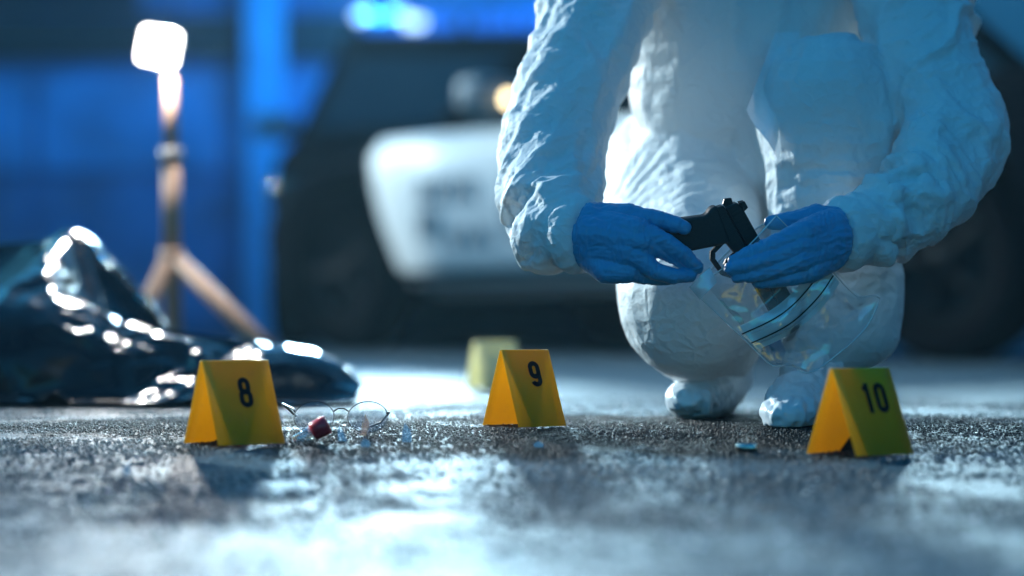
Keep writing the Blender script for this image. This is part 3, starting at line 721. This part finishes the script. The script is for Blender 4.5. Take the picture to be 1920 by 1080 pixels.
for c, r0, r1 in ((CUFF['a'][0], .045, .075), (CUFF['b'][0], .045, .075), (J['head'], .16, .22), (J['an_a'], .06, .10), (P(1575, 640, 3.58), .07, .10), (J['pelvis'] + (0, .12, 0), .10, .2)):
    pins = np.maximum(pins, 1 - sstep(r0, r1, np.linalg.norm(co - c, axis=1)))
def arm_mask(co, r0, r1):
    w_ = np.zeros(len(co))
    for (a, b_) in (('sh_a', 'el_a'), ('el_a', 'wr_a'), ('sh_b', 'el_b'), ('el_b', 'wr_b')):
        A, Bv = J[a], J[b_]; Lr = np.linalg.norm(Bv - A); tx_ = (Bv - A) / Lr; rel = co - A; t = np.clip(rel @ tx_, 0, Lr)
        w_ = np.maximum(w_, 1 - sstep(r0, r1, np.linalg.norm(rel - t[:, None] * tx_, axis=1)))
    return w_
loose = np.maximum(arm_mask(co, .085, .13), .35 * (1 - sstep(.12, .2, np.linalg.norm(co - J['kn_a'], axis=1))))
e = buckle(e, co, pins, SLACK, FRAMES, body_o, loose)
tmp = bpy.data.objects.new('tmp', e); col.objects.link(tmp)
sm_ = tmp.modifiers.new('s', 'SUBSURF'); sm_.levels = 1; sm_.subdivision_type = 'CATMULL_CLARK'; bpy.context.view_layer.update()
e2 = bpy.data.meshes.new_from_object(tmp.evaluated_get(bpy.context.evaluated_depsgraph_get())); bpy.data.objects.remove(tmp); e = e2
n = len(e.vertices); co = np.empty(n * 3, np.float32); e.vertices.foreach_get('co', co); no = np.empty(n * 3, np.float32); e.vertices.foreach_get('normal', no)
co = co.reshape(-1, 3).astype(float); no = no.reshape(-1, 3).astype(float)
isarm = arm_mask(co, .09, .15)
gate = sstep(-.1, .5, noise(co * 8, 97))
co = co + no * (isarm * gate * (ridge(co * (40, 40, 60) + .5 * noise(co * 20, 98)[:, None], 90, 2) - .55) * .0042)[:, None]
fold = np.zeros(n); wsum = np.full(n, 1e-6)
for i, (a, b_, am) in enumerate((('sh_a', 'el_a', .6), ('el_a', 'wr_a', .8), ('sh_b', 'el_b', 1.0), ('el_b', 'wr_b', 1.25))):
    A, Bv = J[a], J[b_]; Lr = np.linalg.norm(Bv - A); t_ax = (Bv - A) / Lr; rel = co - A; t = np.clip(rel @ t_ax, 0, Lr)
    wgt = np.exp(-(np.linalg.norm(rel - t[:, None] * t_ax, axis=1) / .07) ** 2)
    sd = np.cross(t_ax, (0, 1, 0)); sd /= np.linalg.norm(sd); fw = np.cross(sd, t_ax); ax_, p1, p2 = rel @ t_ax, rel @ sd, rel @ fw
    wp = np.stack([noise(co * 9, 61), noise(co * 9, 62), noise(co * 9, 63)], 1); sl = .8 if i in (1, 2) else -.8
    q = np.stack([(ax_ + sl * p1) * 12, p1 * 2, p2 * 3], 1) + i * 17 + .6 * wp
    q2 = np.stack([(ax_ + .4 * sl * p1 + .3 * p2) * 33, p1 * 6, p2 * 7], 1) + i * 5 + .7 * wp
    fold += wgt * am * ((np.maximum(ridge(q, 40 + i, 1), .45) - .7) * .022 + (np.maximum(ridge(q2, 80 + i, 1), .5) - .7) * .006); wsum += wgt
cuffd = np.minimum(np.linalg.norm(co - CUFF['a'][0], axis=1), np.linalg.norm(co - CUFF['b'][0], axis=1))
co = co + no * (isarm * fold / wsum * sstep(.05, .09, cuffd))[:, None]
cover = finish('coverall', e, co, M['suit'], person); tag(cover, 'creased white disposable coverall')
# face mask and goggles (above the frame)
mk = Blob(); mk.ball(hd0 + (0, -.085, -.05), (.06, .05, .05), 20, 14); e, co, no = mk.skin(.005, 6); finish('face_mask', e, co, M['mask'], person)
gg = MB().box(tuple(hd0 + (0, -.108, .022)), (.15, .03, .06), None, .012).build('goggles', M['lens'], person, True, True)

# gloves
def hand(name, palm, fingers, parent, seed):
    b = Blob()
    for ch in palm + fingers:
        b.chain([(P(px, py, d), r * (.93 if ch in fingers else 1)) for px, py, d, r in ch], .22, nu=12, nv=8)
    e, co, no = b.skin(.0014, 2)
    c = co.mean(0); dr = co - c
    g_ = sstep(-.3, .4, noise(co * 25, seed + 9)); dsp = noise(co * 60, seed) * .0010 + g_ * (ridge(co * (170, 70, 45), seed + 3, 2) - .5) * .0026 + (1 - g_) * (ridge(co * (60, 60, 130), seed + 5, 2) - .5) * .0022
    o = finish(name, e, co + no * dsp[:, None], M['glove'], parent); return o
d0 = 3.30
palmA = [
    [(1088, 442, 3.350, .030), (1108, 446, 3.320, .034)], [(1104, 424, 3.322, .027), (1195, 432, 3.288, .0185)],
    [(1108, 440, 3.312, .030), (1205, 452, 3.284, .0175)], [(1106, 462, 3.314, .027), (1198, 482, 3.288, .0175)],
    [(1106, 474, 3.318, .024), (1138, 507, 3.30, .019), (1178, 508, 3.295, .0165)], [(1110, 412, 3.322, .024), (1178, 405, 3.315, .0175)],
    [(1120, 445, 3.315, .03), (1175, 470, 3.30, .028)]]
fingA = [
    [(1178, 405, 3.315, .0175), (1236, 412, 3.302, .0135), (1262, 420, 3.298, .0122), (1284, 427, 3.297, .0098)],
    [(1195, 432, 3.288, .0185), (1250, 456, 3.284, .0142), (1284, 480, 3.288, .0125), (1307, 500, 3.294, .0098)],
    [(1205, 452, 3.284, .0175), (1252, 472, 3.292, .0135), (1282, 490, 3.298, .0120), (1300, 506, 3.302, .0095)],
    [(1198, 482, 3.288, .0175), (1226, 507, 3.282, .0130), (1262, 518, 3.284, .0118), (1294, 517, 3.292, .0092)],
    [(1178, 508, 3.295, .0160), (1205, 517, 3.300, .0122), (1238, 522, 3.308, .0108), (1262, 521, 3.314, .0090)]]
ga = hand('glove', palmA, fingA, person, 200); tag(ga, 'blue glove gripping the pistol')
palmB = [
    [(1582, 442, 3.345, .029), (1560, 446, 3.315, .032)], [(1560, 426, 3.306, .026), (1508, 438, 3.272, .0195)],
    [(1560, 444, 3.304, .030), (1502, 462, 3.268, .0185)], [(1560, 462, 3.304, .028), (1502, 487, 3.268, .018)],
    [(1558, 474, 3.306, .025), (1518, 508, 3.276, .0165)], [(1562, 420, 3.316, .024), (1530, 407, 3.315, .0185)], [(1550, 455, 3.300, .03), (1525, 470, 3.288, .027)]]
fingB = [
    [(1530, 407, 3.315, .0185), (1482, 414, 3.314, .0135), (1462, 416, 3.312, .012), (1446, 417, 3.310, .0105)],
    [(1508, 438, 3.272, .0195), (1446, 462, 3.262, .0148), (1405, 478, 3.264, .0128), (1378, 489, 3.268, .0098)],
    [(1502, 462, 3.268, .0185), (1440, 485, 3.258, .0140), (1396, 498, 3.261, .0122), (1370, 504, 3.266, .0095)],
    [(1502, 487, 3.268, .018), (1450, 506, 3.260, .0128), (1410, 515, 3.263, .0112), (1382, 519, 3.268, .0090)],
    [(1518, 508, 3.276, .0165), (1478, 522, 3.268, .0112), (1446, 527, 3.270, .0098), (1421, 530, 3.274, .0082)]]
gb = hand('glove', palmB, fingB, person, 300); tag(gb, 'blue glove holding the clear bag')
# shoe covers
def shoe(chain, seed):
    b = Blob(); b.chain(chain, .25); e, co, no = b.skin(.0032, 5)
    co = co + no * ((ridge(co * (30, 14, 26), seed, 2) - .5) * .010 + (ridge(co * 55, seed + 4, 2) - .5) * .004)[:, None]
    co[:, 2] = np.maximum(co[:, 2], gz(co[:, 1]) + .002)
    return finish('shoe_cover', e, co, M['cover2'], person)
M['cover2'] = plain('white_shoe_cover', (.74, .76, .78), .28, 0, 60, .06, .35)
shoe([(P(1296, 752, 3.56), (.036, .04, .026)), (P(1312, 742, 3.62), (.044, .05, .034)), (P(1330, 730, 3.70), (.048, .05, .042)), (P(1352, 700, 3.84), (.048, .05, .05)), (P(1350, 660, 3.90), .055)], 400)
shoe([(P(1474, 776, 3.36), (.034, .04, .024)), (P(1488, 764, 3.41), (.042, .045, .034)), (P(1505, 748, 3.47), (.046, .05, .045)), (P(1530, 715, 3.56), (.050, .06, .055)), (P(1550, 665, 3.60), .058)], 410)
# loose zip flap on the front of the coverall
nu, nv = 14, 22; uu, vv = np.meshgrid(np.linspace(0, 1, nu), np.linspace(0, 1, nv), indexing='ij'); uu = uu.ravel(); vv = vv.ravel()
A0, A1, B0, B1 = P(1455, 60, 3.60), P(1500, 60, 3.62), P(1400, 205, 3.50), P(1462, 305, 3.49)
fl = (A0 * (1 - vv[:, None]) + B0 * vv[:, None]) * (1 - uu[:, None]) + (A1 * (1 - vv[:, None]) + B1 * vv[:, None]) * uu[:, None]
fl[:, 1] += .014 * np.sin(uu * 7) * vv + .006 * noise(fl * 30, 77)
o = obj('zip_flap', fl, grid_faces(nu, nv), M['suit'], person, True, True)

# ------------------------------------------------------------------ pistol
G0 = Vector(P(1350, 392, 3.318)); G1 = Vector(P(1463, 596, 3.345))
fx = (G1 - G0).normalized(); fz = Vector((0, -1, 0)); fz = (fz - fx * fz.dot(fx)).normalized(); fy = fz.cross(fx)
if fy.x < 0: fy = -fy
fz2 = fx.cross(fy)
GM = Matrix(((fx.x, fy.x, fz2.x, G0.x), (fx.y, fy.y, fz2.y, G0.y), (fx.z, fy.z, fz2.z, G0.z), (0, 0, 0, 1)))
gun = thing('pistol', 'black semi-automatic pistol being lowered into the clear bag', 'pistol', tuple(G0))
def gpart(name, polys, mat, parent=gun, bev=.0012):
    mb = MB()
    for poly, t0, t1 in polys: mb.prism(poly, t0, t1, GM)
    o = mb.build(name, mat, parent, False, True); bm = bmesh.new(); bm.from_mesh(o.data); bmesh.ops.recalc_face_normals(bm, faces=bm.faces); bm.to_mesh(o.data); bm.free()
    return bevel(o, bev, 2) if bev else o
# local x to the muzzle, y to the sights
slide = gpart('slide', [([(0, .006), (.002, .024), (.012, .027), (.172, .027), (.176, .022), (.176, .006)], -.0125, .0125)], M['gunmetal'], gun, .002)
for k in range(6): gpart('serration', [([(.010 + k * .0055, .008), (.0125 + k * .0055, .008), (.0125 + k * .0055, .025), (.010 + k * .0055, .025)], -.0133, .0133)], M['gunmetal'], slide, .0003)
gpart('rear_sight', [([(.004, .027), (.006, .034), (.016, .034), (.018, .027)], -.010, -.003), ([(.004, .027), (.006, .034), (.016, .034), (.018, .027)], .003, .010)], M['gunmetal'], slide, .0006)
gpart('front_sight', [([(.156, .027), (.160, .033), (.165, .033), (.168, .027)], -.002, .002)], M['gunmetal'], slide, .0004)
gpart('hammer', [([(-.010, .012), (-.006, .021), (.002, .019), (.002, .008), (-.004, .006)], -.004, .004)], M['gunmetal'], gun, .0008)
gpart('frame', [([(-.004, .0055), (.160, .0055), (.160, -.009), (.095, -.011), (.060, -.013), (.020, -.020), (-.006, -.004)], -.0115, .0115)], M['polymer'], gun, .0018)
gpart('grip', [([(-.008, -.002), (-.010, -.010), (-.004, -.022), (-.040, -.110), (-.036, -.116), (.004, -.122), (.010, -.118), (.040, -.030), (.046, -.010)], -.0145, .0145)], M['polymer'], gun, .004)
og = [(.036, -.010), (.044, -.040), (.054, -.046), (.080, -.043), (.092, -.032), (.096, -.010)]; ig = [(.090, -.011), (.086, -.029), (.077, -.037), (.056, -.039), (.049, -.035), (.042, -.011)]
gpart('trigger_guard', [([og[i], og[i + 1], ig[4 - i], ig[5 - i]], -.005, .005) for i in range(5)], M['polymer'], gun, .0008)
gpart('trigger', [([(.060, -.011), (.064, -.026), (.069, -.033), (.072, -.031), (.068, -.011)], -.003, .003)], M['gunmetal'], gun, .0006)

M['backfilm'] = film_material('back_film', .05, .5)
M['corner'] = film_material('folded_film', .35, 3.0)
M['edge'] = film_material('film_edge', .75, 2.0)  # whitened seams stand in for bright glints along the film
M['band'] = film_material('white_band_film', .96, 1.0)
# ------------------------------------------------------------------ clear evidence bag
bag = thing('evidence_bag', 'clear zip-top plastic bag held open around the pistol muzzle', 'plastic bag', tuple(P(1470, 720, 3.31)))
def bag_pt(u, v, back):
    """u along the opening (left to right), v from opening to bottom"""
    u = np.asarray(u, float); v = np.asarray(v, float)
    dA, dB = (3.300, 3.290) if not back else (3.350, 3.345)
    A = P(1296, 541, dA) if not back else P(1316, 525, dA); Bp = P(1456, 404, dB) if not back else P(1470, 398, dB)
    C = P(1650, 600, 3.335); Dd = P(1490, 728, 3.325)
    p = (A * (1 - u[:, None]) + Bp * u[:, None]) * (1 - v[:, None]) + (Dd * (1 - u[:, None]) + C * u[:, None]) * v[:, None]
    bul = np.sin(np.pi * np.clip(u, 0, 1)) ** .8 * np.sin(np.pi * np.clip(v * .92 + .04, 0, 1)) ** .7
    n = noise(p * 20, 500 + back) * .004 + (ridge(p * 17, 510 + back, 1) - .5) * .009 * (.25 + v) + noise(p * 70, 520 + back) * .0015
    edge = np.minimum(np.minimum(u, 1 - u), 1 - v); edge = sstep(0, .12, edge)
    p[:, 1] += (bul * .030 + n * edge) * (1 if back else 0) + ((-bul * .010 * sstep(.30, .6, v)) + n * edge * sstep(.05, .3, v)) * (0 if back else 1)
    wob = noise(np.stack([u * 3, v * 5, u * 0 + back], 1), 530) * .006 * sstep(.3, 1, v)
    p[:, 0] += wob; p[:, 2] += wob * .6 + .010 * np.sin(np.pi * u) * (1 - v) ** 4 * (-1 if not back else 1)
    rnd = sstep(.75, 1, v) * (2 * np.abs(u - .5)) ** 4 * .03
    p[:, 2] += rnd
    return p
def bag_patch(name, u0, u1, v0, v1, nu, nv, back, mat, lift, parent, bow=0.0):
    a, b_ = np.meshgrid(np.linspace(u0, u1, nu), np.linspace(v0, v1, nv), indexing='ij')
    aa = a.ravel(); p = bag_pt(aa, b_.ravel() + (bow * np.sin(np.pi * aa) if bow else 0), back); p[:, 1] += lift
    return obj(name, p, grid_faces(nu, nv), mat, parent, True, True)
fs_ = bag_patch('front_film', 0, 1, 0, 1, 60, 80, 0, M['film'], 0, bag)
bs_ = bag_patch('back_film', 0, 1, 0, 1, 60, 80, 1, M['backfilm'], 0, bag)
bag_patch('white_band', .02, .98, .40, .62, 40, 16, 0, M['band'], .0008, fs_, .07)
for v0 in (.46, .55):
    bag_patch('zip_line', .02, .98, v0, v0 + .009, 40, 2, 0, M['ink'], -.0008, fs_, .07)
    bag_patch('zip_ridge', .02, .98, v0 + .02, v0 + .034, 40, 2, 0, M['film'], -.002, fs_, .07)
for (n_, pts) in (('opening_hem', [(t, 0) for t in np.linspace(0, 1, 24)]), ('side_seam', [(0, t) for t in np.linspace(0, 1, 24)]), ('side_seam', [(1, t) for t in np.linspace(0, 1, 24)]), ('bottom_seam', [(t, 1) for t in np.linspace(0, 1, 24)])):
    a = np.array(pts); MB().tube([tuple(c) for c in bag_pt(a[:, 0], a[:, 1], 0)], .0010, 6).build(n_, M['edge'], fs_, True, True)
a = np.array([(t, 0) for t in np.linspace(0, 1, 24)]); MB().tube([tuple(c) for c in bag_pt(a[:, 0], a[:, 1], 1)], .0010, 6).build('opening_hem', M['edge'], bs_, True, True)
# folded corner of the opening
cA, cB, cC, cD = P(1292, 538, 3.298), P(1345, 528, 3.292), P(1312, 562, 3.296), P(1330, 500, 3.296)
nu = 10; uu, vv = np.meshgrid(np.linspace(0, 1, nu), np.linspace(0, 1, nu), indexing='ij'); uu = uu.ravel()[:, None]; vv = vv.ravel()[:, None]
p = (cA * (1 - uu) + cD * uu) * (1 - vv) + (cC * (1 - uu) + cB * uu) * vv; p[:, 1] -= .006 * np.sin(uu[:, 0] * 3.14) + .002 * noise(p * 80, 9)
obj('corner_fold', p, grid_faces(nu, nu), M['corner'], bag, True, True)

# ------------------------------------------------------------------ small evidence on the asphalt
def gp(px, d, up=0.0): x_ = (px - 960) / FPX * d; return Vector((x_, d, float(gz(d)) + up))
# spent casing lying on its side
c0 = gp(1400, 3.06, .0062)
cs = thing('bullet_casing', 'spent metal bullet casing lying left of marker number 10', 'bullet casing', tuple(c0), R(-18))
mm = Matrix.Rotation(R(90), 4, 'Y')
MB().lathe([(.0050, -.0135), (.0056, -.0132), (.0056, .0085), (.0048, .0092), (.0048, .0108), (.0060, .0112), (.0060, .0130), (.0055, .0135)], mm, 20).build('case_wall', M['brass'], cs, True)
MB().lathe([(.0044, -.0138), (.0046, -.0136), (.0044, -.0136)], mm, 16).build('mouth', M['ink'], cs)
# wire eyeglasses
e0 = gp(640, 3.26, 0)
gls = thing('eyeglasses', 'thin wire eyeglasses lying broken right of marker number 8', 'eyeglasses', tuple(e0))
for s, tilt in ((-1, .30), (1, -.2)):
    ring = []
    for k in range(28):
        a = 2 * math.pi * k / 28; xx, zz = .027 * math.cos(a), .021 * math.sin(a)
        ring.append(Vector((s * .036 + xx, .012 * s * tilt + zz * .55, .0225 + zz * .98)))
    rim = MB().tube(ring, .0007, 6, True).build('rim', M['wire'], gls, True)
    cen = sum(ring, Vector()) / 28
    obj('lens', [tuple(cen)] + [tuple(c) for c in ring], [(0, 1 + k, 1 + (k + 1) % 28) for k in range(28)], M['lens'], rim)
MB().tube([(-.010, -.003, .03), (-.004, -.004, .034), (.004, -.003, .034), (.010, -.002, .03)], .0011, 6).build('bridge', M['wire'], gls, True)
MB().tube([(-.062, -.002, .030), (-.066, .02, .032), (-.085, .06, .038), (-.070, .10, .020)], .0016, 6).build('temple', M['wire'], gls, True)
MB().tube([(.062, -.002, .028), (.064, .02, .028), (.050, .07, .012), (.030, .09, .004)], .0016, 6).build('temple', M['wire'], gls, True)
# red capped tube
r0 = gp(580, 3.17, .0)
rc = thing('capped_tube', 'short clear tube with a red cap beside marker number 8', 'tube', tuple(r0), R(25))
mm = Matrix.Translation((0, 0, .010)) @ Matrix.Rotation(R(62), 4, 'Y') @ Matrix.Rotation(R(15), 4, 'X')
MB().lathe([(.009, .004), (.0125, .006), (.013, .022), (.0125, .027), (.008, .028)], mm, 22).build('cap', M['red'], rc, True)
MB().lathe([(.005, -.022), (.0075, -.018), (.0080, .006)], mm, 20).build('tube_wall', M['shard'], rc, True)
# broken glass
for i, (px, d, h_, lab) in enumerate(((640, 3.16, .022, 'pale glass shard nearest the red cap'), (683, 3.22, .030, 'tallest glass shard, glinting left of marker number 9'), (686, 3.10, .012, 'small round glass chip in front of the tall shard'), (762, 3.15, .026, 'slim glass shard farthest right, towards marker number 9'), (470 - 230, 2.86, .014, 'small glass chip in front left of marker number 8'), (1040 - 30, 3.10, .008, 'tiny glass chip lying in front of marker number 9'))):
    rr = random.Random(i * 5 + 2); b0 = gp(px, d)
    poly = [(rr.uniform(-.008, -.004), 0), (rr.uniform(.003, .008), 0), (rr.uniform(.003, .007), h_ * .6), (rr.uniform(-.003, .003), h_), (rr.uniform(-.007, -.004), h_ * .55)]
    mt = Matrix.Translation(b0) @ Matrix.Rotation(rr.uniform(-.6, .6), 4, 'Z') @ Matrix.Rotation(R(70), 4, 'X')
    o = MB().prism(poly, -.0012, .0012, Matrix.Rotation(rr.uniform(-.6, .6), 4, 'Z') @ Matrix.Rotation(R(75), 4, 'X')).build('glass_shard', M['shard'])
    o.location = b0 + Vector((0, 0, .001)); tag(o, lab, 'glass shard', 'broken glass between the markers')

# unseen case added left of the view to shade the near asphalt
ec = thing('shade_case', 'added unseen grey case left of the camera view, shades the asphalt', 'case', (-1.03, 2.92, float(gz(2.9)) + .002), R(8))
sh_ = MB().box((0, 0, .19), (.22, .98, .36), bev=.02).build('shade_case_shell', M['lamphead'], ec, True)
MB().box((0, 0, .215), (.225, .985, .012)).build('shade_case_seam', M['alloy'], sh_)
for yy in (-.28, .28): MB().box((.117, yy, .22), (.014, .05, .06), bev=.004).build('shade_case_latch', M['alloy'], ec)
MB().tube([(0, -.08, .365), (0, -.075, .405), (0, .075, .405), (0, .08, .365)], .011, 10).build('shade_case_handle', M['rubber'], ec, True)
for yy in (-.4, .4): MB().box((0, yy, .006), (.12, .05, .012)).build('shade_case_foot', M['rubber'], ec)

# ------------------------------------------------------------------ thin night haze round the whole place
hz = MB().box((0, 8, 1.6), (40, 32, 5.4)).build('haze', None); tag(hz, 'thin cool night haze hanging over the yard', kind='stuff')
hm_ = bpy.data.materials.new('haze'); hm_.use_nodes = True; nt = hm_.node_tree
for n_ in list(nt.nodes):
    if n_.type == 'BSDF_PRINCIPLED': nt.nodes.remove(n_)
pv = nt.nodes.new('ShaderNodeVolumePrincipled'); pv.inputs['Color'].default_value = (.45, .80, 1, 1); pv.inputs['Density'].default_value = .0020; pv.inputs['Anisotropy'].default_value = .2
nt.links.new(pv.outputs[0], [n_ for n_ in nt.nodes if n_.type == 'OUTPUT_MATERIAL'][0].inputs['Volume'])
hz.data.materials.append(hm_)
